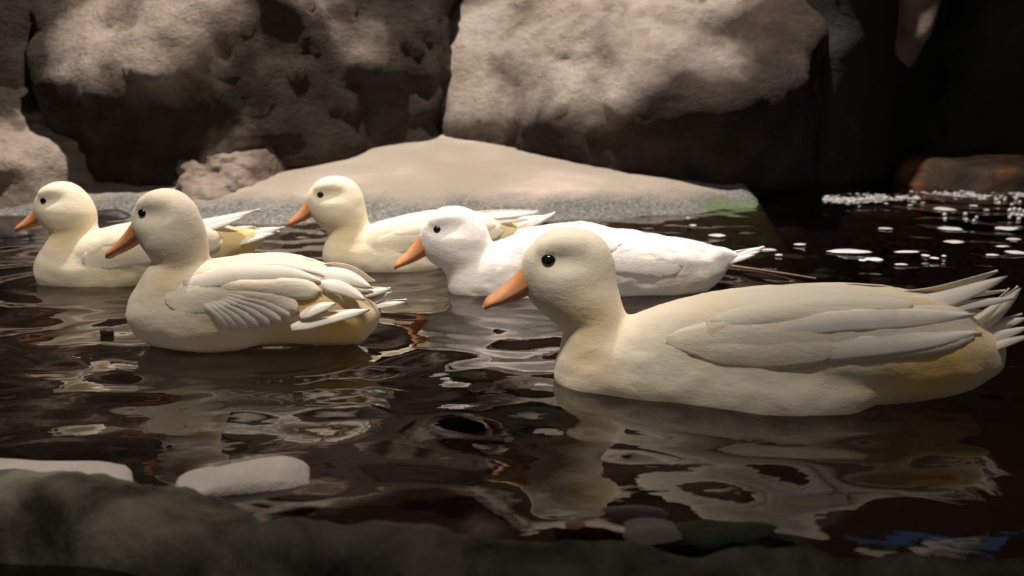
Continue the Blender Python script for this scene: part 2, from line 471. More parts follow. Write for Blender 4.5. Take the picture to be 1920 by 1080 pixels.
# upper courses of the rockwork (they stand above the frame and are mirrored in the pond)
boulder('boulder', Vector((0.35, 3.6, 1.25)), [
    (Vector((0.3, 2.85, 1.25)), (0.0, -0.8, 0.45)), (Vector((-0.25, 3.4, 1.2)), (-0.9, -0.4, 0.0)), (Vector((1.0, 3.4, 1.2)), (0.9, -0.4, 0)),
    (Vector((0.3, 3.4, 1.75)), (0, -0.3, 1)), (Vector((0.3, 3.2, 0.9)), (0, -0.5, -0.8)), (Vector((0.3, 4.0, 1.2)), (0, 1, 0))],
    M_pale, 'pale boulder of the upper course above the centre boulder', seed=31, sub=5, amp=0.06, amp2=0.015)
boulder('boulder', Vector((-1.1, 3.7, 1.3)), [
    (Vector((-1.1, 2.95, 1.3)), (0.1, -0.8, 0.45)), (Vector((-1.9, 3.4, 1.2)), (-0.9, -0.4, 0.0)), (Vector((-0.4, 3.4, 1.2)), (0.9, -0.4, 0)),
    (Vector((-1.1, 3.4, 1.85)), (0, -0.3, 1)), (Vector((-1.1, 3.2, 0.95)), (0, -0.5, -0.8)), (Vector((-1.1, 4.1, 1.2)), (0, 1, 0))],
    M_pale, 'tan boulder of the upper course above the left boulder', seed=34, sub=5, amp=0.06, amp2=0.015)

# back wall of the hall
def rough_wall(name, x0, x1, z0, z1, y, mat, seed):
    nx, nz = 90, 60
    V = []; F = []
    for j in range(nz + 1):
        for i in range(nx + 1):
            x = x0 + (x1 - x0) * i / nx; z = z0 + (z1 - z0) * j / nz
            V.append((x, y + 0.15 * fract((x, 0, z), 1.6, 5, seed), z))
    for j in range(nz):
        for i in range(nx):
            a = j * (nx + 1) + i
            F.append((a, a + 1, a + nx + 2, a + nx + 1))
    return tag(mesh_obj(name, V, F, mat), kind='structure')
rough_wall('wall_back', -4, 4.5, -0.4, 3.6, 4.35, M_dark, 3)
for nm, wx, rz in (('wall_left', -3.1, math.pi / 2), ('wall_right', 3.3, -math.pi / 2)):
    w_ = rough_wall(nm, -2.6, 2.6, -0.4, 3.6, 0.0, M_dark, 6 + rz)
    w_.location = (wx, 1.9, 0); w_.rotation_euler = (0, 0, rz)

# ------------------------------------------------------------------ bank and pool bed
def smoothstep(a, b, x):
    t = min(1, max(0, (x - a) / (b - a))); return t * t * (3 - 2 * t)
_wl = [(-2.2, 2.25), (-1.35, 2.18), (-1.15, 2.10), (-0.8, 2.02), (-0.4, 2.0), (0.0, 2.06), (0.4, 2.16), (0.62, 2.31), (0.75, 2.80), (1.0, 3.05), (2.5, 3.15)]
def shore(x):
    for (a, ya), (b, yb) in zip(_wl, _wl[1:]):
        if x <= b:
            t = (x - a) / (b - a); t = t * t * (3 - 2 * t) if 0 <= t <= 1 else max(0, t)
            return ya + (yb - ya) * t
    return _wl[-1][1]
def bank_h(x, y):
    d = y - shore(x)
    n = 0.012 * fract((x, y, 0), 3, 3, 4.0)
    if d < 0:
        z = 0.30 * d if d > -0.5 else max(-0.42, -0.15 + 0.95 * (d + 0.5))
        # the near side rises to the kerb under the camera
        return z + n
    # slope with a gentle crown
    z = 0.225 * d
    z -= 0.10 * max(0, -x - 0.95) * min(d, 0.5)
    return min(z, 0.26) + n * min(1, d * 6 + 0.2)
nx, ny = 230, 200
V = []; F = []
for j in range(ny + 1):
    y = 1.2 + (3.6 - 1.2) * j / ny
    for i in range(nx + 1):
        x = -2.3 + 4.8 * i / nx
        V.append((x, y, bank_h(x, y)))
for j in range(ny):
    for i in range(nx):
        a = j * (nx + 1) + i
        F.append((a, a + 1, a + nx + 2, a + nx + 1))
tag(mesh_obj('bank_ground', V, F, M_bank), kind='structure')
# pool bed in front of it
V = []; F = []; nx, ny = 100, 60
for j in range(ny + 1):
    y = 0.0 + 2.2 * j / ny
    for i in range(nx + 1):
        x = -2.6 + 5.4 * i / nx
        near = smoothstep(0.75, 0.42, y)
        z = -0.31 + 0.26 * near + 0.015 * fract((x, y, 0), 5, 4, 9)
        V.append((x, y, z))
for j in range(ny):
    for i in range(nx):
        a = j * (nx + 1) + i
        F.append((a, a + 1, a + nx + 2, a + nx + 1))
tag(mesh_obj('floor', V, F, M_bed), kind='structure')

# ------------------------------------------------------------------ ducks
def catmull(nodes, n=4):
    A = [np.array(q, float) for q in nodes]
    out = []
    for i in range(len(A) - 1):
        p0 = A[max(i - 1, 0)]; p1 = A[i]; p2 = A[i + 1]; p3 = A[min(i + 2, len(A) - 1)]
        for k in range(n):
            t = k / n
            out.append(0.5 * ((2 * p1) + (-p0 + p2) * t + (2 * p0 - 5 * p1 + 4 * p2 - p3) * t * t + (-p0 + 3 * p1 - 3 * p2 + p3) * t ** 3))
    out.append(A[-1])
    return np.array(out)

class Chain:
    """round-cone chain; columns x, y, z, r, w (lateral scale); evaluated in a frame given by matrix to-frame"""
    def __init__(s, nodes, n=4, frame=None):
        s.S = catmull(nodes, n) if len(nodes) > 1 else np.array(nodes, float)
        s.frame = frame          # (origin, 3x3 rotation local->frame, scale)
    def tof(s, p):
        if s.frame is None: return p
        o, R, k = s.frame
        return ((p - o) @ R.T) / k
    def fromf(s, p):
        if s.frame is None: return p
        o, R, k = s.frame
        return (p * k) @ R + o
    def d(s, p):
        q = s.tof(p); best = np.full(len(q), 9.0)
        S = s.S
        if len(S) == 1:
            v = (q - S[0, :3]); v = v / np.array([1, S[0, 4], 1])
            best = np.sqrt((v * v).sum(1)) - S[0, 3]
        for a, b in zip(S, S[1:]):
            ab = b[:3] - a[:3]; L = max(float(ab @ ab), 1e-12)
            t = np.clip(((q - a[:3]) @ ab) / L, 0, 1)
            c = a[:3] + t[:, None] * ab
            w = a[4] + t * (b[4] - a[4]); r = a[3] + t * (b[3] - a[3])
            v = q - c
            dd = np.sqrt(v[:, 0] ** 2 + (v[:, 1] / w) ** 2 + v[:, 2] ** 2) - r
            best = np.minimum(best, dd)
        return best * (s.frame[2] if s.frame else 1.0)

def smin(a, b, k):
    h = np.clip(0.5 + 0.5 * (b - a) / k, 0, 1)
    return b + (a - b) * h - k * h * (1 - h)
def smax(a, b, k): return -smin(-a, -b, k)

class Duck:
    def __init__(s, spec):
        s.sp = spec
        O = at_z(*spec['origin']) if len(spec['origin']) == 2 else None
        s.O = Vector((O.x, O.y, 0)); s.yaw = spec['yaw']
        s.ax = Vector((math.cos(s.yaw), math.sin(s.yaw), 0)); s.n = Vector((-math.sin(s.yaw), math.cos(s.yaw), 0))
        s.px = s.O.y / FPX              # metres per pixel at the duck
        B = spec.get('wide', 0.9)
        s.body = Chain([(*s.L(x, y), r * s.px, w * B) for x, y, r, w in spec['body']], 4)
        # reorder columns: L returns x,y,z
        s.neck = Chain([(*s.L(x, y), r * s.px, w) for x, y, r, w in spec['neck']], 4)
        hx, hy, unit, hyaw, hs = spec['head']
        o = np.array(s.L(hx, hy)); k = unit * s.px
        # head frame: x forward (duck looks toward -X), z up
        pitch = spec.get('hpitch', 0.0)
        c, sn = math.cos(hyaw), math.sin(hyaw)
        fwd = np.array([-c, -sn, 0.0]); lat = np.array([sn, -c, 0.0])   # lat points to the viewer's side (-Y) when yaw=0
        up = np.array([0, 0, 1.0])
        f2 = fwd * math.cos(pitch) + up * math.sin(pitch); u2 = -fwd * math.sin(pitch) + up * math.cos(pitch)
        R = np.array([f2, lat, u2 / hs])
        s.hf = (o, R, k); s.hs = hs; s.hR = np.array([f2, lat, u2]); s.ho = o; s.hk = k
        W = 0.86
        s.head = [Chain([(0.22, 0, 0.02, 0.215, W), (0.10, 0, 0.05, 0.27, W), (-0.06, 0, 0.03, 0.295, W), (-0.14, 0, -0.03, 0.29, W), (-0.14, 0, -0.22, 0.29, W)], 3, s.hf),
                  Chain([(0.28, 0, -0.09, 0.175, 0.8), (0.16, 0, -0.12, 0.25, 0.9), (0.02, 0, -0.16, 0.27, 0.95)], 3, s.hf)]
        s.cheek = [Chain([(0.20, sg * 0.15, -0.065, 0.115, 0.75), (0.04, sg * 0.185, -0.055, 0.135, 0.75), (-0.14, sg * 0.17, -0.045, 0.12, 0.75)], 3, s.hf) for sg in (1, -1)]
        s.brow = [Chain([(0.24, sg * 0.13, 0.17, 0.07, 0.9), (0.08, sg * 0.15, 0.21, 0.08, 0.9), (-0.06, sg * 0.15, 0.20, 0.08, 0.9)], 3, s.hf) for sg in (1, -1)]
        s.groove = [Chain([(0.30, sg * 0.235, 0.075, 0.030, 1), (0.20, sg * 0.275, 0.08, 0.066, 1), (0.06, sg * 0.30, 0.075, 0.070, 1), (-0.08, sg * 0.32, 0.085, 0.065, 1), (-0.18, sg * 0.33, 0.11, 0.035, 1)], 3, s.hf) for sg in (1, -1)]
        s.extra = []
        for ch in spec['masses']:
            for sg in (1, -1):
                nodes = []
                for x, y, r, yo, w in ch:
                    l = s.L(x, y); nodes.append((l[0], -sg * yo * s.px, l[2], r * s.px, w))
                s.extra.append(Chain(nodes, 4))
    def L(s, px, py):
        d = ray(px, py); C0 = Vector((0, 0, H))
        t = (s.O - C0).dot(s.n) / d.dot(s.n)
        Q = C0 + d * t - s.O
        return (Q.dot(s.ax), 0.0, Q.z)
    def sdf(s, p):
        d = s.body.d(p)
        for e in s.extra: d = smin(d, e.d(p), 0.010)
        dn = s.neck.d(p)
        d = smin(d, dn, s.sp.get('kneck', 0.008))
        h = smin(s.head[0].d(p), s.head[1].d(p), 0.012)
        for e in s.cheek + s.brow: h = smin(h, e.d(p), 0.006)
        for e in s.groove: h = smax(h, -e.d(p), 0.008)
        return smin(d, h, 0.012)
    def build_mesh(s, vox=0.0042):
        bm = bmesh.new()
        allc = [s.body, s.neck] + s.head + s.cheek + s.brow + s.extra
        for ch in allc:
            S = catmull(ch.S, 2) if len(ch.S) > 1 else ch.S
            for a in S:
                c = ch.fromf(a[None, :3])[0]; k = ch.frame[2] if ch.frame else 1
                M = Matrix.Translation(Vector(c)) @ Matrix.Diagonal(Vector((a[3] * k, a[3] * k * min(a[4], 1), a[3] * k, 1)))
                bmesh.ops.create_icosphere(bm, subdivisions=2, radius=1.0, matrix=M)
        me = bpy.data.meshes.new('tmp'); bm.to_mesh(me); bm.free()
        o = bpy.data.objects.new('tmp', me); COL.objects.link(o)
        md = o.modifiers.new('r', 'REMESH'); md.mode = 'VOXEL'; md.voxel_size = vox
        dg = bpy.context.evaluated_depsgraph_get(); dg.update()
        ev = o.evaluated_get(dg); m2 = ev.to_mesh()
        n = len(m2.vertices); P = np.empty(n * 3); m2.vertices.foreach_get('co', P); P = P.reshape(-1, 3)
        F = [tuple(q.vertices) for q in m2.polygons]
        E = np.empty(len(m2.edges) * 2, dtype=np.int64); m2.edges.foreach_get('vertices', E); E = E.reshape(-1, 2)
        ev.to_mesh_clear(); bpy.data.objects.remove(o); bpy.data.meshes.remove(me)
        def relax(P, k):
            deg = np.bincount(E.ravel(), minlength=n).astype(float)[:, None]
            for _ in range(k):
                A = np.zeros_like(P)
                np.add.at(A, E[:, 0], P[E[:, 1]]); np.add.at(A, E[:, 1], P[E[:, 0]])
                P = 0.5 * P + 0.5 * A / np.maximum(deg, 1)
            return P
        e = 0.0012
        def proj(P, it):
            for _ in range(it):
                d = s.sdf(P)
                G = np.stack([s.sdf(P + np.eye(3)[i] * e) - d for i in range(3)], 1) / e
                g2 = np.maximum((G * G).sum(1), 0.2)
                st = np.clip(d / g2, -0.008, 0.008)
                P = P - G * st[:, None]
            return P, G
        P = relax(P, 3); P, G = proj(P, 4); P = relax(P, 2); P, G = proj(P, 2)
        P = relax(P, 1)
        # soft plumage lumps
        Nn = G / np.maximum(np.linalg.norm(G, axis=1), 1e-6)[:, None]
        sd = s.sp['seed']; amp = s.sp.get('lump', 1.0)
        hd = np.linalg.norm((P - s.ho), axis=1) / s.hk
        for i in range(n):
            q = P[i]
            f = 1.0 if hd[i] > 0.8 else 0.35
            a = noise.noise(Vector((q[0] * 38 + sd, q[1] * 60, q[2] * 60)))
            b = noise.noise(Vector((q[0] * 110 + sd, q[1] * 200, q[2] * 200 + q[0] * 60)))
            P[i] = q + Nn[i] * (0.0015 * a + 0.0004 * b) * f * amp
        return P, F
    def drape(s, q, side, off):
        """q: (n,3) with x,z; returns y on the body's flank + offset; fallback where there is no body"""
        y = np.full(len(q), side * 0.20); hit = np.zeros(len(q), bool)
        for _ in range(26):
            p = np.stack([q[:, 0], y, q[:, 2]], 1)
            d = s.sdf(p) - off
            hit |= d < 0.0008
            y = np.where(hit, y, y - side * np.clip(d, 0.0003, 0.03) * 0.8)
            y = np.where(side * y < 0.0, 0.0, y)
        return y, hit

def feather_mesh(name, C, Wv, Nv, width, mat, parent, thick=0.0009, camber=0.12, tipsharp=1.0, roundtip=False, nu=14, nv=6):
    """C: centreline points (nu+1,3); Wv: width direction; Nv: normal; a cambered blade with a raised shaft"""
    V = []; UV = []
    for i in range(nu + 1):
        t = i / nu
        if roundtip:
            w = min(1, math.sqrt((t + 0.004) / 0.22)) * math.sqrt(max(0.0, 1 - max(0, (t - 0.78) / 0.22) ** 2))
        else:
            w = min(1, 0.5 + 2 * t) * max(0, 1 - max(0, (t - 0.45) / 0.55) ** 1.8)
        w = max(w, 0.03)
        for j in range(nv + 1):
            u = j / nv * 2 - 1
            cam_ = camber * width * (1 - u * u)
            sh = 0.0004 if j == nv // 2 else 0
            V.append(C[i] + Wv[i] * (u * width * 0.5 * w) + Nv[i] * (cam_ + sh) )
            UV.append((t, j / nv))
    nv1 = nv + 1; n0 = len(V)
    for i in range(nu + 1):
        for j in range(nv + 1):
            V.append(V[i * nv1 + j] - Nv[i] * thick)
            UV.append(UV[i * nv1 + j])
    F = []
    for i in range(nu):
        for j in range(nv):
            a = i * nv1 + j
            F.append((a, a + 1, a + nv1 + 1, a + nv1))
            F.append((n0 + a, n0 + a + nv1, n0 + a + nv1 + 1, n0 + a + 1))
        a = i * nv1
        F.append((a, a + nv1, n0 + a + nv1, n0 + a))
        a = i * nv1 + nv
        F.append((a, n0 + a, n0 + a + nv1, a + nv1))
    for j in range(nv):
        F.append((j, n0 + j, n0 + j + 1, j + 1))
        a = nu * nv1 + j
        F.append((a, a + 1, n0 + a + 1, n0 + a))
    o = mesh_obj(name, V, F, mat, parent)
    uvl = o.data.uv_layers.new(name='UVMap')
    for l in o.data.loops:
        uvl.data[l.index].uv = UV[l.vertex_index]
    return o

def poly(pts, nu):
    S = catmull([(*p,) for p in pts], 10)
    seg = np.r_[0, np.cumsum(np.linalg.norm(np.diff(S[:, :2], axis=0), axis=1))]
    t = np.linspace(0, seg[-1], nu + 1)
    return np.stack([np.interp(t, seg, S[:, k]) for k in range(S.shape[1])], 1)

def make_duck(spec):
    D = Duck(spec)
    root = bpy.data.objects.new('duck', None); root.empty_display_size = 0.05
    COL.objects.link(root)
    root.location = D.O; root.rotation_euler = (0, 0, D.yaw)
    tag(root, spec['label'], 'duck', 'white ducks swimming on the pond')
    mp = plumage_mat('plumage', spec['base'], spec['yellow'], spec.get('fluff', 1.0))
    mf = feather_mat('flight_feather', spec['feather'])
    Pv, F = D.build_mesh()
    body = mesh_obj('body', Pv, F, mp, root)
    at = body.data.attributes.new('tint', 'FLOAT', 'POINT')
    tint = np.zeros(len(Pv))
    for x, y, r, st in spec['tints']:
        c = np.array(D.L(x, y)); d = np.hypot(Pv[:, 0] - c[0], Pv[:, 2] - c[2]) / (r * D.px)
        tint = np.maximum(tint, st * np.exp(-d ** 2))
    at.data.foreach_set('value', tint)
    hk, ho, hR, hs = D.hk, D.ho, D.hR, D.hs
    def hp(x, y, z): return Vector(ho + (np.array([x, y, z * hs]) * hk) @ hR)
    # ---- bill : upper and lower mandible lofts
    tipx, tipz = spec.get('bill', (0.78, -0.41))
    bx0, bz0 = 0.325, -0.155                      # centre of the base
    def bill_loft(up):
        rows = []; nt_, na = 18, 16; V = []; F = []; T = []
        for i in range(nt_ + 1):
            t = i / nt_
            cx = bx0 + (tipx - 0.03 - bx0) * t; cz = bz0 + (tipz + 0.03 - bz0) * t
            # direction and its normal
            dx, dz = (tipx - bx0), (tipz - bz0); l = math.hypot(dx, dz); ux, uz = dx / l, dz / l; nx_, nz_ = -uz, ux
            if nz_ < 0: nx_, nz_ = -nx_, -nz_
            endr = math.sqrt(max(0.0, 1 - max(0, (t - 0.86) / 0.14) ** 2)) if t < 1 else 0.02
            hgt = (0.175 * (1 - t) ** 1.15 + 0.040) * endr
            wid = (0.118 - 0.030 * math.sin(min(1, t * 1.6) * math.pi) * 0.6 + 0.012 * t) * endr
            dip = 0.018 * math.sin(t * math.pi)
            hook = -0.022 * smoothstep(0.85, 1.0, t)
            for a in range(na):
                if up:
                    th = math.pi * a / (na - 1)
                    yy = wid * math.cos(th); hh = hgt * math.sin(th) ** 0.8 - dip + hook
                else:
                    th = math.pi * a / (na - 1)
                    yy = wid * 0.86 * math.cos(th); hh = -(0.055 * (1 - 0.6 * t) * endr) * math.sin(th) - dip - 0.002 + hook
                V.append(hp(cx + nx_ * hh, yy, cz + nz_ * hh)); T.append(t)
        for i in range(nt_):
            for a in range(na):
                b = (a + 1) % na
                F.append((i * na + a, i * na + b, (i + 1) * na + b, (i + 1) * na + a))
        F.append(tuple(range(na))); F.append(tuple(nt_ * na + k for k in reversed(range(na))))
        return V, F, T
    V, F, T = bill_loft(True)
    bill = mesh_obj('bill', V, F, M_bill, root)
    a_ = bill.data.attributes.new('tint', 'FLOAT', 'POINT'); a_.data.foreach_set('value', T)
    V, F, T = bill_loft(False)
    lower = mesh_obj('lower_bill', V, F, M_bill, bill)
    a_ = lower.data.attributes.new('tint', 'FLOAT', 'POINT'); a_.data.foreach_set('value', [0.05 + 0.2 * t for t in T])
    for sg in (1, -1):
        bm = bmesh.new(); bmesh.ops.create_icosphere(bm, subdivisions=2, radius=1.0)
        c = hp(bx0 + 0.14, sg * 0.062, bz0 - 0.025)
        for v in bm.verts:
            v.co = c + Vector((np.array([v.co.x * 0.022, v.co.y * 0.010, v.co.z * 0.009 - v.co.x * 0.012]) * hk) @ hR)
        me = bpy.data.meshes.new('nostril'); bm.to_mesh(me); bm.free(); me.materials.append(M_nostril)
        o = bpy.data.objects.new('nostril', me); COL.objects.link(o); o.parent = bill
    # ---- eyes sit on the real surface
    for sg in (1, -1):
        p = np.array([0.205, sg * 0.6, 0.085]); 
        for _ in range(30):
            w = np.array(hp(*p))[None]; d = D.sdf(w)[0] / hk
            if d < 0.002: break
            p[1] -= sg * d * 0.8
        er = spec.get('eye', 0.058)
        c = np.array([p[0], p[1] - sg * er * 0.45, p[2]])
        for nm, mt, rr, off in (('eye', M_eye, er, 0.0), ('eye_rim', M_lid, er * 1.18, -0.35)):
            bm = bmesh.new(); bmesh.ops.create_uvsphere(bm, u_segments=20, v_segments=12, radius=1.0)
            for v in bm.verts:
                v.co = Vector(np.array(hp(c[0] + v.co.x * rr * 1.08, c[1] + sg * off * er + v.co.y * rr * (1 if nm == 'eye' else .75), c[2] + v.co.z * rr * 0.92 / hs)))
            me = bpy.data.meshes.new(nm); bm.to_mesh(me); bm.free(); me.materials.append(mt)
            me.polygons.foreach_set('use_smooth', [True] * len(me.polygons))
            o = bpy.data.objects.new(nm, me); COL.objects.link(o); o.parent = root
            if nm == 'eye': eye_o = o
            else: o.parent = eye_o
    # ---- wings: an empty-free wing panel (coverts) with feathers as its children
    nu = 14
    def draped(name, pts, width, side, off, parent, mat, rt=True, camber=0.05, thick=0.0012, nuu=16, yfall=None):
        L3 = [D.L(p[0], p[1]) for p in pts]
        Cc = poly([(l[0], l[2]) for l in L3], nuu)
        q = np.stack([Cc[:, 0], np.zeros(nuu + 1), Cc[:, 1]], 1)
        y, hit = D.drape(q, side, off)
        # where the body ends keep the last sideways position, tapering inward
        for i in range(1, nuu + 1):
            if not hit[i] or side * y[i] < side * y[i - 1] - 0.010:
                y[i] = y[i - 1] * 0.97; hit[i] = True
        y = np.convolve(np.r_[y[0], y[0], y, y[-1], y[-1]], np.ones(5) / 5, 'valid')
        C = np.stack([q[:, 0], y, q[:, 2]], 1)
        T = np.gradient(C, axis=0); T /= np.linalg.norm(T, axis=1)[:, None]
        # surface normal from sdf gradient, blended to a lateral-up default
        e = 0.004; d0 = D.sdf(C); G = np.stack([D.sdf(C + np.eye(3)[i] * e) - d0 for i in range(3)], 1) / e
        G /= np.maximum(np.linalg.norm(G, axis=1), 1e-6)[:, None]
        far = np.clip((d0 - off - 0.006) / 0.02, 0, 1)[:, None]
        G = G * (1 - far) + np.array([0, side * 0.8, 0.6]) * far
        G[:, 1] = np.where(G[:, 1] * side < 0.15, side * 0.15, G[:, 1])
        for _ in range(2): G = (np.roll(G, 1, 0) + G * 2 + np.roll(G, -1, 0)) / 4 if False else G
        Nv = G - (G * T).sum(1)[:, None] * T; Nv /= np.linalg.norm(Nv, axis=1)[:, None]
        Wd = np.cross(Nv, T)
        fo = feather_mesh(name, [Vector(c) for c in C], [Vector(w) for w in Wd], [Vector(k) for k in Nv], width * D.px, mat, parent, thick, camber, roundtip=rt, nu=nuu)
        co = np.empty(len(fo.data.vertices) * 3); fo.data.vertices.foreach_get('co', co); co = co.reshape(-1, 3)
        nv_ = 6; half = len(co) // 2
        jj = np.tile(np.arange(nv_ + 1), nuu + 1); u_ = jj / nv_ * 2 - 1; tt = np.repeat(np.arange(nuu + 1) / nuu, nv_ + 1)
        kk = 1.6 - 1.15 * np.clip((tt - 0.35) / 0.3, 0, 1) * (1 if rt else 0) - (0 if rt else 1.15)
        offl = off * (1 - kk * np.abs(u_) ** 3) * np.minimum(1, 0.05 + 3 * tt) + np.where(jj == nv_ // 2, 0.0004, 0)
        top = co[:half].copy()
        wgt = 1 - np.repeat(far[:, 0], nv_ + 1)
        for _ in range(3):
            dd = D.sdf(top)
            g = np.stack([D.sdf(top + np.eye(3)[i] * e) - dd for i in range(3)], 1) / e
            stp = np.clip(dd - offl, -0.006, 0.006) * wgt / np.maximum((g * g).sum(1), 0.3)
            top -= g * stp[:, None]
        co[:half] = top; co[half:] = top - np.repeat(Nv, nv_ + 1, axis=0) * thick
        fo.data.vertices.foreach_set('co', co.ravel()); fo.data.update()
        return fo
    for side in (-1, 1):
        wp = spec['wing_panel']
        panel = draped('wing', wp['pts'], wp['width'] * 1.05, side, wp.get('off', 0.002) * 0.5, root, mp, True, 0.10, 0.003, 24)
        ta = panel.data.attributes.new('tint', 'FLOAT', 'POINT'); ta.data.foreach_set('value', [0.0] * len(panel.data.vertices))
        for f in spec['feathers']:
            pts, w, off = f[0], f[1], f[2]
            draped('feather', pts, w * (1.0 if w < 25 else 1.35), side, off * 0.42, panel, mf if w < 37 and (len(f) < 4 or w < 25) else mp, f[3] if len(f) > 3 else False, 0.06, 0.0010)
    # ---- tail fan: feathers given by base, tip and sideways spread
    for bx, by, tx, ty, w, lat, lift, *lb in spec['tail']:
        for sg in ((1, -1) if lat else (1,)):
            a = np.array(D.L(bx, by)); b = np.array(D.L(tx, ty))
            a[1] = -sg * (lb[0] if lb else lat * 0.4) * D.px; b[1] = -sg * lat * D.px
            m_ = (a + b) / 2 + np.array([0, 0, lift * D.px])
            C = catmull([a, m_, b], 7)
            T = np.gradient(C, axis=0); T /= np.linalg.norm(T, axis=1)[:, None]
            nrm = np.array([0, -sg * 0.75, 0.66]) if lat else np.array([0, -0.6, 0.8])
            Nv = nrm - (T @ nrm)[:, None] * T; Nv /= np.linalg.norm(Nv, axis=1)[:, None]
            Wd = np.cross(Nv, T)
            feather_mesh('tail_feather', [Vector(c) for c in C], [Vector(c) for c in Wd], [Vector(c) for c in Nv], w * D.px, mf, root, 0.001, 0.10, roundtip=False, nu=14)
    return root, D

CREAM = (0.80, 0.73, 0.60); YEL = (0.74, 0.50, 0.16); FEA = (0.83, 0.78, 0.69)
ducks = []
D1 = dict(origin=(1420, 730), yaw=-0.20, seed=1.3, base=(0.74, 0.68, 0.55), yellow=YEL, feather=FEA, wide=0.92,
    body=[(1112, 705, 74, 1.0), (1170, 690, 92, 1.05), (1270, 672, 112, 1.05), (1400, 658, 120, 1.05), (1540, 652, 118, 1.0), (1670, 655, 104, 1.0), (1765, 660, 84, 1.0), (1828, 664, 52, 1.0)],
    neck=[(1068, 540, 70, 0.95), (1092, 565, 68, 0.95), (1115, 600, 63, 0.95), (1118, 650, 72, 1.0), (1115, 700, 82, 1.05)],
    head=(1068, 500, 212, 0.22, 1.14), bill=(0.86, -0.355), eye=0.070,
    masses=[[(1150, 690, 62, 24, 1), (1280, 705, 76, 54, 0.9), (1420, 722, 78, 72, 0.85), (1530, 722, 56, 76, 0.8), (1610, 712, 32, 66, 0.8), (1680, 700, 12, 48, 0.8)],
            [(1250, 632, 52, 34, 0.9), (1380, 612, 62, 52, 0.8), (1540, 600, 58, 52, 0.75), (1690, 590, 42, 40, 0.75), (1790, 585, 22, 26, 0.8)]],
    tints=[(1110, 590, 60, 0.45), (1110, 650, 50, 0.4), (1740, 660, 110, 1.0), (1350, 590, 60, 0.2)],
    wing_panel=dict(pts=[(1250, 612), (1400, 612), (1560, 608), (1700, 600), (1835, 592)], width=92, off=0.004),
    feathers=[([(1440, 560), (1560, 548), (1700, 556)], 44, 0.006, True),
              ([(1330, 580), (1470, 560), (1640, 558)], 44, 0.005, True),
              ([(1420, 598), (1560, 578), (1760, 578), (1832, 574)], 34, 0.008),
              ([(1290, 622), (1420, 632), (1560, 622)], 46, 0.006, True),
              ([(1460, 636), (1600, 622), (1750, 612), (1838, 604)], 34, 0.007)],
    tail=[(1650, 566, 1880, 513, 34, 26, -14, 40), (1700, 578, 1896, 551, 20, 30, 0, 42), (1720, 590, 1834, 573, 20, 34, 0, 44), (1810, 632, 1912, 538, 26, 8, -6), (1815, 628, 1900, 545, 20, 22, -4), (1800, 640, 1922, 592, 22, 14, 4), (1805, 650, 1918, 604, 20, 34, 2),
          (1795, 668, 1920, 616, 18, 46, 3), (1800, 625, 1890, 560, 22, 0, 0)],
    label='largest nearest duck at right, cream white, neck upright, head in front of the whiter duck')
D2 = dict(origin=(478, 647), yaw=0.06, seed=4.3, base=(0.78, 0.71, 0.58), yellow=(0.72, 0.46, 0.12), feather=FEA, wide=0.95,
    body=[(305, 590, 62, 1.05), (350, 578, 76, 1.05), (430, 568, 84, 1.05), (520, 565, 82, 1.0), (600, 575, 74, 1.0), (655, 592, 54, 0.95), (690, 585, 26, 0.9)],
    neck=[(330, 450, 55, 0.95), (340, 480, 50, 0.95), (338, 510, 50, 1.0), (325, 545, 62, 1.05), (315, 580, 70, 1.05)],
    head=(314, 412, 152, -0.28, 1.18), bill=(0.92, -0.45), eye=0.064,
    masses=[[(310, 585, 46, 18, 1), (370, 600, 52, 36, 0.85), (440, 612, 38, 40, 0.8), (500, 606, 24, 34, 0.8), (545, 600, 10, 24, 0.8)],
            [(370, 540, 42, 26, 0.9), (450, 532, 50, 40, 0.8), (530, 525, 42, 40, 0.8), (590, 525, 26, 30, 0.8)]],
    tints=[(330, 510, 40, 0.35), (640, 600, 70, 0.9), (560, 625, 70, 0.6), (590, 550, 40, 0.9), (430, 640, 70, 0.3)],
    wing_panel=dict(pts=[(330, 545), (400, 540), (470, 535), (540, 540)], width=74, off=0.003),
    feathers=[([(360, 520), (460, 497), (560, 500), (618, 520)], 34, 0.006),
              ([(440, 486), (540, 482), (600, 487), (646, 505)], 24, 0.005, True),
              ([(395, 545), (430, 570), (448, 598)], 24, 0.0065, True), ([(400, 543), (440, 568), (464, 600)], 24, 0.0070, True),
              ([(408, 542), (455, 568), (483, 600)], 24, 0.0075, True), ([(415, 541), (468, 564), (503, 597)], 24, 0.0080, True),
              ([(422, 538), (485, 560), (523, 592)], 24, 0.0085, True), ([(428, 535), (500, 556), (543, 585)], 24, 0.0090, True),
              ([(432, 530), (515, 550), (560, 575)], 24, 0.0095, True), ([(434, 526), (520, 540), (574, 564)], 26, 0.0100, True),
              ([(420, 516), (520, 522), (612, 530)], 30, 0.0110, True)],
    tail=[(560, 594, 700, 566, 26, 66, 3, 84), (575, 575, 640, 552, 22, 76, 3, 80), (600, 506, 700, 534, 34, 30, 8, 34), (610, 520, 690, 552, 28, 50, 6, 56), (640, 560, 732, 542, 24, 6, 4), (670, 572, 735, 548, 22, 0, 0), (680, 575, 762, 564, 14, 12, 0), (620, 530, 700, 545, 28, 8, 6)],
    label='duck at left, bill tucked down, clipped wing with scalloped feathers and yellow rump')
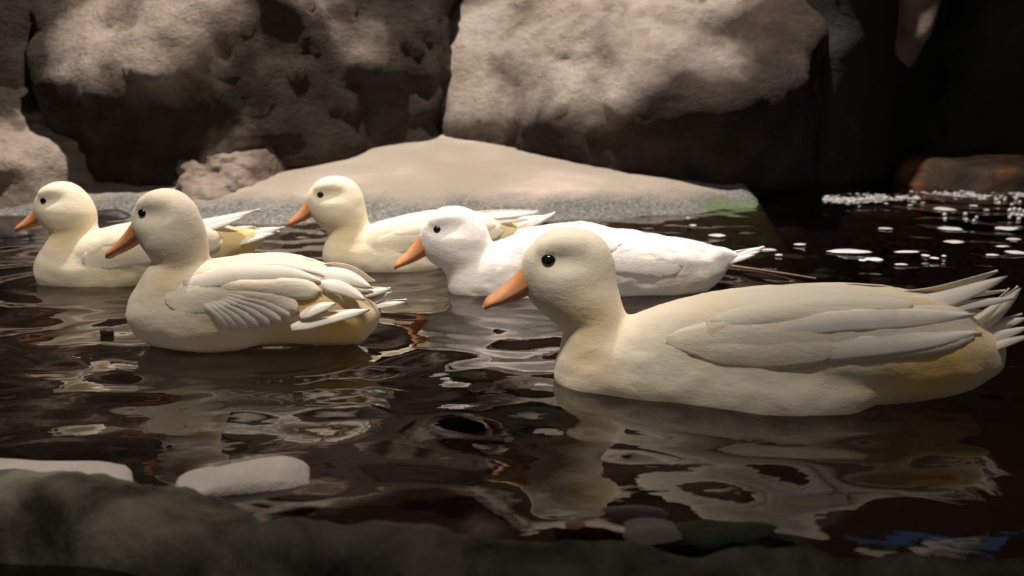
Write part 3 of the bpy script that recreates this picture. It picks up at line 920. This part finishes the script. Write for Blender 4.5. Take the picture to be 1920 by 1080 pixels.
D3 = dict(origin=(770, 501), yaw=0.04, seed=7.7, base=(0.88, 0.80, 0.62), yellow=(0.85, 0.66, 0.26), feather=(0.92, 0.89, 0.82), wide=0.9,
    body=[(645, 480, 38, 1.05), (690, 470, 46, 1.05), (760, 458, 52, 1.05), (840, 450, 54, 1.0), (905, 445, 46, 0.95), (950, 438, 28, 0.9)],
    neck=[(640, 400, 42, 0.95), (652, 420, 38, 0.95), (655, 445, 40, 1.0), (652, 475, 46, 1.05)],
    head=(630, 374, 120, 0.03, 1.12), bill=(0.81, -0.38), eye=0.056,
    masses=[[(650, 482, 30, 14, 1), (720, 484, 32, 24, 0.85), (790, 485, 28, 26, 0.8), (850, 482, 10, 16, 0.8)],
            [(720, 445, 28, 18, 0.9), (800, 432, 34, 24, 0.8), (880, 425, 28, 22, 0.8), (930, 420, 14, 14, 0.8)]],
    tints=[(650, 430, 30, 0.5), (655, 460, 25, 0.3), (930, 445, 40, 0.7), (960, 405, 30, 0.7)],
    wing_panel=dict(pts=[(700, 452), (790, 440), (870, 432), (945, 425)], width=50, off=0.003),
    feathers=[([(740, 432), (830, 418), (930, 418)], 26, 0.006, True)],
    tail=[(880, 404, 1010, 397, 16, 12, 0, 22), (890, 412, 990, 409, 14, 16, 0, 24), (930, 440, 1042, 399, 22, 6, -4), (935, 432, 1030, 405, 18, 16, -2), (940, 420, 1020, 404, 16, 0, 0), (920, 450, 1012, 420, 16, 26, 0)],
    label='brightly lit cream duck swimming farthest back near the sandy bank, neck upright')
D4 = dict(origin=(1075, 545), yaw=0.0, seed=10.1, base=(0.86, 0.82, 0.80), yellow=(0.80, 0.66, 0.42), feather=(0.90, 0.87, 0.86), wide=0.95, lump=1.8, fluff=1.3, kneck=0.012,
    body=[(888, 530, 50, 1.05), (940, 512, 60, 1.05), (1020, 495, 68, 1.05), (1110, 494, 72, 1.05), (1200, 502, 68, 1.0), (1265, 506, 62, 0.95), (1312, 500, 46, 0.9), (1344, 489, 27, 0.9), (1378, 480, 10, 0.9)],
    neck=[(868, 460, 50, 0.95), (885, 490, 46, 1.0), (905, 510, 48, 1.0), (930, 510, 50, 1.05)],
    head=(853, 440, 146, -0.02, 1.14), bill=(0.85, -0.41), eye=0.054,
    masses=[[(900, 530, 36, 18, 1), (980, 535, 40, 30, 0.85), (1070, 538, 34, 34, 0.8), (1150, 534, 12, 22, 0.8)],
            [(1000, 470, 40, 20, 0.9), (1090, 456, 38, 26, 0.85), (1130, 462, 30, 24, 0.85)],
            [(1170, 485, 40, 26, 0.9), (1240, 492, 42, 28, 0.85), (1300, 500, 26, 18, 0.85)]],
    tints=[(900, 560, 40, 0.3), (1290, 545, 50, 0.35)],
    wing_panel=dict(pts=[(1000, 485), (1080, 470), (1170, 475), (1270, 490)], width=60, off=0.0006),
    feathers=[([(1010, 462), (1090, 436), (1160, 448)], 40, 0.004, True)],
    tail=[(1310, 490, 1434, 463, 18, 4, -2), (1310, 494, 1425, 470, 16, 8, -2), (1305, 498, 1412, 476, 14, 14, -2), (1300, 490, 1420, 468, 14, 0, 0)],
    label='fluffy pure white duck in the middle, body passing behind the head of the nearest duck')
D5 = dict(origin=(270, 529), yaw=-0.03, seed=13.9, base=(0.86, 0.78, 0.62), yellow=(0.85, 0.64, 0.24), feather=(0.90, 0.87, 0.80), wide=0.92,
    body=[(118, 505, 50, 1.05), (160, 497, 56, 1.05), (230, 482, 62, 1.05), (310, 475, 62, 1.0), (380, 465, 50, 0.95), (440, 456, 32, 0.9), (480, 446, 16, 0.85)],
    neck=[(135, 408, 44, 0.95), (140, 430, 39, 0.95), (140, 455, 42, 1.0), (132, 490, 54, 1.05)],
    head=(120, 386, 121, -0.02, 1.16), bill=(0.84, -0.36), eye=0.058,
    masses=[[(120, 505, 38, 14, 1), (190, 512, 40, 28, 0.85), (260, 512, 28, 30, 0.8), (315, 508, 10, 18, 0.8)],
            [(190, 470, 34, 20, 0.9), (270, 455, 40, 28, 0.8), (350, 445, 32, 24, 0.8), (410, 440, 18, 16, 0.8)]],
    tints=[(135, 440, 35, 0.5), (460, 455, 50, 0.9), (330, 500, 60, 0.3), (225, 535, 60, 0.3)],
    wing_panel=dict(pts=[(180, 478), (260, 465), (340, 452), (430, 442)], width=62, off=0.003),
    feathers=[([(220, 450), (300, 432), (400, 428)], 30, 0.006, True)],
    tail=[(330, 428, 484, 394, 20, 10, -3, 26), (350, 436, 462, 406, 18, 18, 0, 30), (400, 452, 532, 427, 22, 6, 2), (410, 458, 520, 436, 18, 14, 2), (405, 440, 480, 425, 18, 0, 2), (400, 462, 508, 440, 16, 26, 0)],
    label='leftmost duck, cream white, swimming behind the clipped-wing duck')
for sp in (D1, D2, D3, D4, D5):
    ducks.append(make_duck(sp))

# ------------------------------------------------------------------ water surface (real waves)
rings = [(D.O.x, D.O.y) for _, D in ducks]
def wave(X, Y):
    Z = np.zeros_like(X)
    r2 = np.random.RandomState(3)
    for k in range(34):
        lam = 0.05 * (1.12 ** (k % 17)) * (1 + 0.1 * r2.rand())
        th = r2.uniform(-0.9, 0.9) + math.pi / 2 * (1 if k % 3 else 0.2)
        ph = r2.uniform(0, 6.28)
        a = 0.0023 * lam ** 1.0 * r2.uniform(0.5, 1.2)
        wx, wy = math.cos(th), math.sin(th)
        warp = 0.25 * lam * np.sin(X * 9 + ph) + 0.25 * lam * np.sin(Y * 11 + ph * 2)
        Z += a * np.sin(2 * math.pi * (X * wx + Y * wy + warp) / lam + ph)
    for (cx, cy) in rings:
        r = np.hypot((X - cx) / 1.7, Y - cy)
        Z += 0.0007 * np.sin(2 * math.pi * r / 0.055) * np.exp(-((r - 0.13) / 0.09) ** 2)
    return Z
ys = 0.30 * (3.6 / 0.30) ** np.linspace(0, 1, 620)
xs = np.linspace(-1, 1, 560)
Yg, Ug = np.meshgrid(ys, xs, indexing='ij')
Xg = Ug * (0.55 + 0.62 * Yg)
Zg = wave(Xg, Yg)
Vw = np.stack([Xg.ravel(), Yg.ravel(), Zg.ravel()], 1)
n1, n2 = Xg.shape
idx = np.arange(n1 * n2).reshape(n1, n2)
Fw = np.stack([idx[:-1, :-1].ravel(), idx[:-1, 1:].ravel(), idx[1:, 1:].ravel(), idx[1:, :-1].ravel()], 1)
me = bpy.data.meshes.new('pond_water')
me.vertices.add(len(Vw)); me.vertices.foreach_set('co', Vw.ravel())
me.loops.add(Fw.size); me.loops.foreach_set('vertex_index', Fw.ravel())
me.polygons.add(len(Fw)); me.polygons.foreach_set('loop_start', np.arange(0, Fw.size, 4)); me.polygons.foreach_set('loop_total', np.full(len(Fw), 4))
me.update(calc_edges=True)
me.polygons.foreach_set('use_smooth', [True] * len(Fw))
me.materials.append(M_water)
wo = bpy.data.objects.new('water', me); COL.objects.link(wo)
tag(wo, kind='structure')

# ------------------------------------------------------------------ foreground ledge
V = []; F = []; nx, na = 260, 46
prof = [(0.80, -0.36), (0.66, -0.14), (0.60, -0.03), (0.575, 0.018), (0.555, 0.028), (0.53, 0.028), (0.512, 0.018), (0.50, -0.012), (0.485, -0.06), (0.44, -0.085), (0.36, -0.09), (0.25, -0.09), (0.12, -0.09)]
PR = catmull(prof, 4)
for i in range(nx + 1):
    x = -0.62 + 1.3 * i / nx
    sh0 = -0.024 + 0.045 * smoothstep(-0.08, -0.36, x) - 0.026 * smoothstep(-0.1, 0.2, x)
    up = 0.006 * smoothstep(-0.1, -0.4, x) - 0.004 * smoothstep(0, .4, x)
    for (y, z) in PR:
        sh = sh0 * smoothstep(0.505, 0.575, y) + 0.012 * smoothstep(-0.1, -0.3, x) * (1 - smoothstep(0.5, 0.56, y))
        sh += -0.020 * smoothstep(-0.3, -0.1, x) - 0.018 * smoothstep(-0.1, 0.15, x)
        p = (x, y + sh, z)
        n = fract(p, 9, 5, 3.3); n2_ = fract(p, 40, 3, 5.5)
        V.append((x + 0.006 * n2_, y + sh + 0.018 * n, z + up + 0.016 * n + 0.003 * n2_))
m_ = len(PR)
for i in range(nx):
    for j in range(m_ - 1):
        a = i * m_ + j
        F.append((a, a + 1, a + m_ + 1, a + m_))
tag(mesh_obj('rock_ledge', V, F, M_moss), 'dark mossy stone ledge blurred across the bottom edge', 'ledge')

# ------------------------------------------------------------------ stones at the near shore
def stone(name, c, size, mat, label, rot=0.0, seed=1.0, sub=4, flat=None, cat='stone'):
    Vv, Fv = get_ico(sub); out = []
    cr, sr = math.cos(rot), math.sin(rot)
    for v in Vv:
        v = np.sign(v) * np.abs(v) ** (0.75 if flat is None else flat)
        k = 1 + 0.16 * noise.noise(Vector(v) * 1.3 + Vector((seed, seed, 0))) + 0.04 * noise.noise(Vector(v) * 5 + Vector((seed, 0, 0)))
        x, y, z = v[0] * size[0] * k, v[1] * size[1] * k, v[2] * size[2] * k
        out.append((x * cr - y * sr, x * sr + y * cr, z))
    o = mesh_obj(name, out, Fv, mat, loc=c)
    return tag(o, label, cat)
c = at_z(465, 905, 0.0); stone('stone', (c.x, c.y, -0.012), (0.050, 0.024, 0.024), M_slab, 'pale pinkish slab with an angular end just above the water, bottom left', 0.25, 3.1, 4, 0.5)
c = at_z(110, 890, 0.0); stone('stone', (c.x - 0.02, c.y - 0.005, -0.012), (0.085, 0.026, 0.022), M_slab, 'long pale stone at the bottom left corner behind the ledge', -0.05, 6.4, 4, 0.6)
c = at_z(1220, 1000, 0.0); stone('stone', (c.x, c.y, -0.004), (0.022, 0.018, 0.010), M_pebble_grey, 'rounded grey pebble in front of the nearest duck, at the ledge', 0, 2.2, 4)
c = at_z(1095, 985, 0.0); stone('stone', (c.x, c.y, -0.006), (0.020, 0.014, 0.009), M_pebble_orange, 'small orange-pink pebble left of the rounded grey pebble', 0.3, 5.2, 4)
c = at_z(1185, 965, 0.0); stone('stone', (c.x, c.y, -0.006), (0.028, 0.015, 0.010), M_pebble_dark, 'dark brown pebble behind the orange-pink and grey pebbles', 0, 7.9, 4)
c = at_z(1360, 1000, 0.0); stone('stone', (c.x, c.y, -0.006), (0.042, 0.02, 0.010), M_green, 'flat dark green algae stone right of the grey pebble', 0.1, 9.1, 4)

c = at_z(205, 412, 0.0); stone('stone', (c.x, c.y, -0.004), (0.055, 0.03, 0.026), M_pebble_dark, 'low dark wet stone at the shoreline between the two left ducks', 0.1, 12.1, 4)
c = at_z(10, 440, 0.0); stone('stone', (c.x, c.y, -0.006), (0.06, 0.03, 0.022), M_pebble_dark, 'low dark wet stone at the left frame edge beside the leftmost duck', -0.1, 14.7, 4)

# blue-gelled lamp hanging over the right of the pond, mirrored in the water
w0 = at_z(1715, 945, 0.0); dv = (w0 - Vector((0, 0, H))).normalized(); dv.z = -dv.z
lp = w0 + dv * 2.6
lamp = bpy.data.objects.new('hanging_lamp', None); COL.objects.link(lamp); lamp.location = lp
tag(lamp, 'round blue lamp hanging above the right side of the pond', 'lamp')
def disc_part(name, prof_, mat):
    V = []; F = []; n = 28
    for r_, z_ in prof_:
        for k in range(n): V.append((r_ * math.cos(2 * math.pi * k / n), r_ * math.sin(2 * math.pi * k / n), z_))
    for i in range(len(prof_) - 1):
        for k in range(n):
            q = (k + 1) % n; F.append((i * n + k, i * n + q, (i + 1) * n + q, (i + 1) * n + k))
    F.append(tuple(reversed(range(n)))); F.append(tuple((len(prof_) - 1) * n + k for k in range(n)))
    return mesh_obj(name, V, F, mat, lamp)
m_blue = bpy.data.materials.new('blue_lens'); m_blue.use_nodes = True
bb = m_blue.node_tree.nodes['Principled BSDF']; bb.inputs['Emission Color'].default_value = (0.12, 0.42, 0.9, 1); bb.inputs['Emission Strength'].default_value = 0.16; bb.inputs['Base Color'].default_value = (0.1, 0.2, 0.4, 1)
disc_part('lens', [(0.02, -0.03), (0.14, -0.018), (0.19, 0.0), (0.19, 0.01)], m_blue)
disc_part('housing', [(0.2, -0.004), (0.2, 0.03), (0.12, 0.09), (0.03, 0.13)], M_pebble_dark)
disc_part('cord', [(0.006, 0.12), (0.006, 1.2)], M_pebble_dark)

# ------------------------------------------------------------------ foam, bubbles, twig, leaf
def foam_patch(name, px, py, wpx, hpx, label=None, group='foam flecks drifting by the right bank', seed=0.0):
    c = at_z(px, py, 0.0); k = c.y / FPX
    rx = wpx * k / 2; ry = min(hpx * k * c.y / H / 2 * 0.8, rx * 1.2)
    Vv = []; n = 22; Fv = []
    for ringi, (rr, zz) in enumerate(((1.0, 0.0004), (0.85, 0.0014), (0.45, 0.0022))):
        for a in range(n):
            th = 2 * math.pi * a / n
            q = rr * (1 + 0.35 * noise.noise(Vector((math.cos(th) * 1.6, math.sin(th) * 1.6, seed * 3.1))))
            Vv.append((math.cos(th) * rx * q, math.sin(th) * ry * q, zz))
    Vv.append((0, 0, 0.0025))
    base = len(Vv)
    for r_ in range(2):
        for a in range(n):
            b = (a + 1) % n; Fv.append((r_ * n + a, r_ * n + b, (r_ + 1) * n + b, (r_ + 1) * n + a))
    for a in range(n): Fv.append((2 * n + a, 2 * n + (a + 1) % n, base - 1))
    Fv.append(tuple(reversed(range(n))))
    o = mesh_obj(name, Vv, Fv, M_foam, loc=(c.x, c.y, 0.0012))
    tag(o, label or 'small white foam fleck drifting on the dark water near the right bank', 'foam', group)
    return o
flecks = [(1772, 393, 40, 8), (1782, 430, 46, 8), (1790, 455, 42, 7), (1890, 430, 44, 9), (1640, 488, 34, 12), (1617, 490, 18, 6), (1590, 473, 90, 9), (1735, 481, 16, 5), (1752, 486, 16, 5), (1770, 482, 10, 3),
          (1860, 480, 26, 4), (1905, 475, 34, 9), (1880, 464, 34, 4), (1900, 450, 30, 4), (1826, 387, 14, 7), (1700, 474, 50, 5), (1345, 443, 34, 7), (1300, 424, 14, 4), (1290, 410, 10, 4), (1690, 498, 26, 3),
          (1440, 470, 30, 4), (1460, 480, 16, 3), (1500, 460, 24, 3), (1850, 395, 10, 4), (1660, 430, 24, 4), (1880, 668, 14, 3)]
own = {6: 'longest white foam streak, lying just beyond the back of the nearest duck', 16: 'flat pale foam fleck right above the back of the fluffy white duck',
       25: 'single tiny foam speck beside the tail of the nearest duck', 4: 'rounded blob of foam left of the long streaks, beyond the back of the nearest duck'}
for i, (a, b, w_, h_) in enumerate(flecks): foam_patch('foam_fleck', a, b, w_, h_, own.get(i), seed=i)
# froth line along the far right shore
V = []; F = []
Vv, Fv = get_ico(1)
for i in range(700):
    px = random.uniform(1545, 1990); t = (px - 1545) / 375
    py = random.gauss(374 - 12 * t, 4.5)
    c = at_z(px, min(py, 388), 0.0); r = random.uniform(0.0015, 0.0055)
    b0 = len(V)
    for v in Vv: V.append((c.x + v[0] * r * 1.8, c.y + v[1] * r, 0.0 + v[2] * r * 0.4))
    for f in Fv: F.append(tuple(b0 + q for q in f))
tag(mesh_obj('froth', V, F, M_foam), 'white froth line along the waterline under the rusty rock', 'froth', kind='stuff')
# bubbles
bub = []
for px, py, r in [(1771, 404, 5), (1772, 412, 4.5), (1810, 403, 5), (1812, 413, 4), (1831, 409, 4), (1826, 415, 4), (1868, 376, 4), (1873, 382, 4.5), (1884, 376, 4), (1905, 374, 4.5), (1912, 380, 4), (1897, 385, 4),
                  (1893, 396, 5), (1902, 394, 5), (1912, 395, 5), (1897, 404, 5), (1907, 405, 5), (1916, 406, 5), (1910, 412, 5), (1893, 408, 4), (1921, 398, 5)]:
    c = at_z(px, py, 0.0); k = c.y / FPX
    bm = bmesh.new(); bmesh.ops.create_uvsphere(bm, u_segments=16, v_segments=10, radius=r * k * 0.8)
    me = bpy.data.meshes.new('bubble'); bm.to_mesh(me); bm.free(); me.materials.append(M_bubble)
    me.polygons.foreach_set('use_smooth', [True] * len(me.polygons))
    o = bpy.data.objects.new('bubble', me); COL.objects.link(o); o.location = (c.x, c.y, r * k * 0.3)
    tag(o, 'tiny shiny water bubble floating near the right bank', 'bubble', 'water bubbles near the right bank')

def tube(name, pts, r, mat, label, cat, taper=0.5):
    C = catmull(pts, 8); n = 8; V = []; F = []
    for i, c in enumerate(C):
        t = i / (len(C) - 1); T = C[min(i + 1, len(C) - 1)] - C[max(i - 1, 0)]; T /= np.linalg.norm(T)
        a = np.cross(T, [0, 0, 1.0]); a /= np.linalg.norm(a); b = np.cross(a, T); rr = r * (1 - taper * t)
        for k in range(n):
            th = 2 * math.pi * k / n; V.append(c + (a * math.cos(th) + b * math.sin(th)) * rr)
    for i in range(len(C) - 1):
        for k in range(n):
            q = (k + 1) % n; F.append((i * n + k, i * n + q, (i + 1) * n + q, (i + 1) * n + k))
    F.append(tuple(range(n))); F.append(tuple((len(C) - 1) * n + k for k in reversed(range(n))))
    return tag(mesh_obj(name, V, F, mat), label, cat)
tube('twig', [tuple(at_z(1360, 497, 0.003)), tuple(at_z(1440, 508, 0.004)), tuple(at_z(1530, 522, 0.002))], 0.0022, M_twig, 'thin pale twig floating beyond the back of the nearest duck', 'twig')
c = at_z(201, 625, 0.0)
stone('leaf_scrap', (c.x, c.y, 0.002), (0.0075, 0.006, 0.004), M_leaf, 'tiny dark scrap floating left of the breast of the clipped-wing duck', 0.2, 3.3, 3, 0.5, cat='debris')
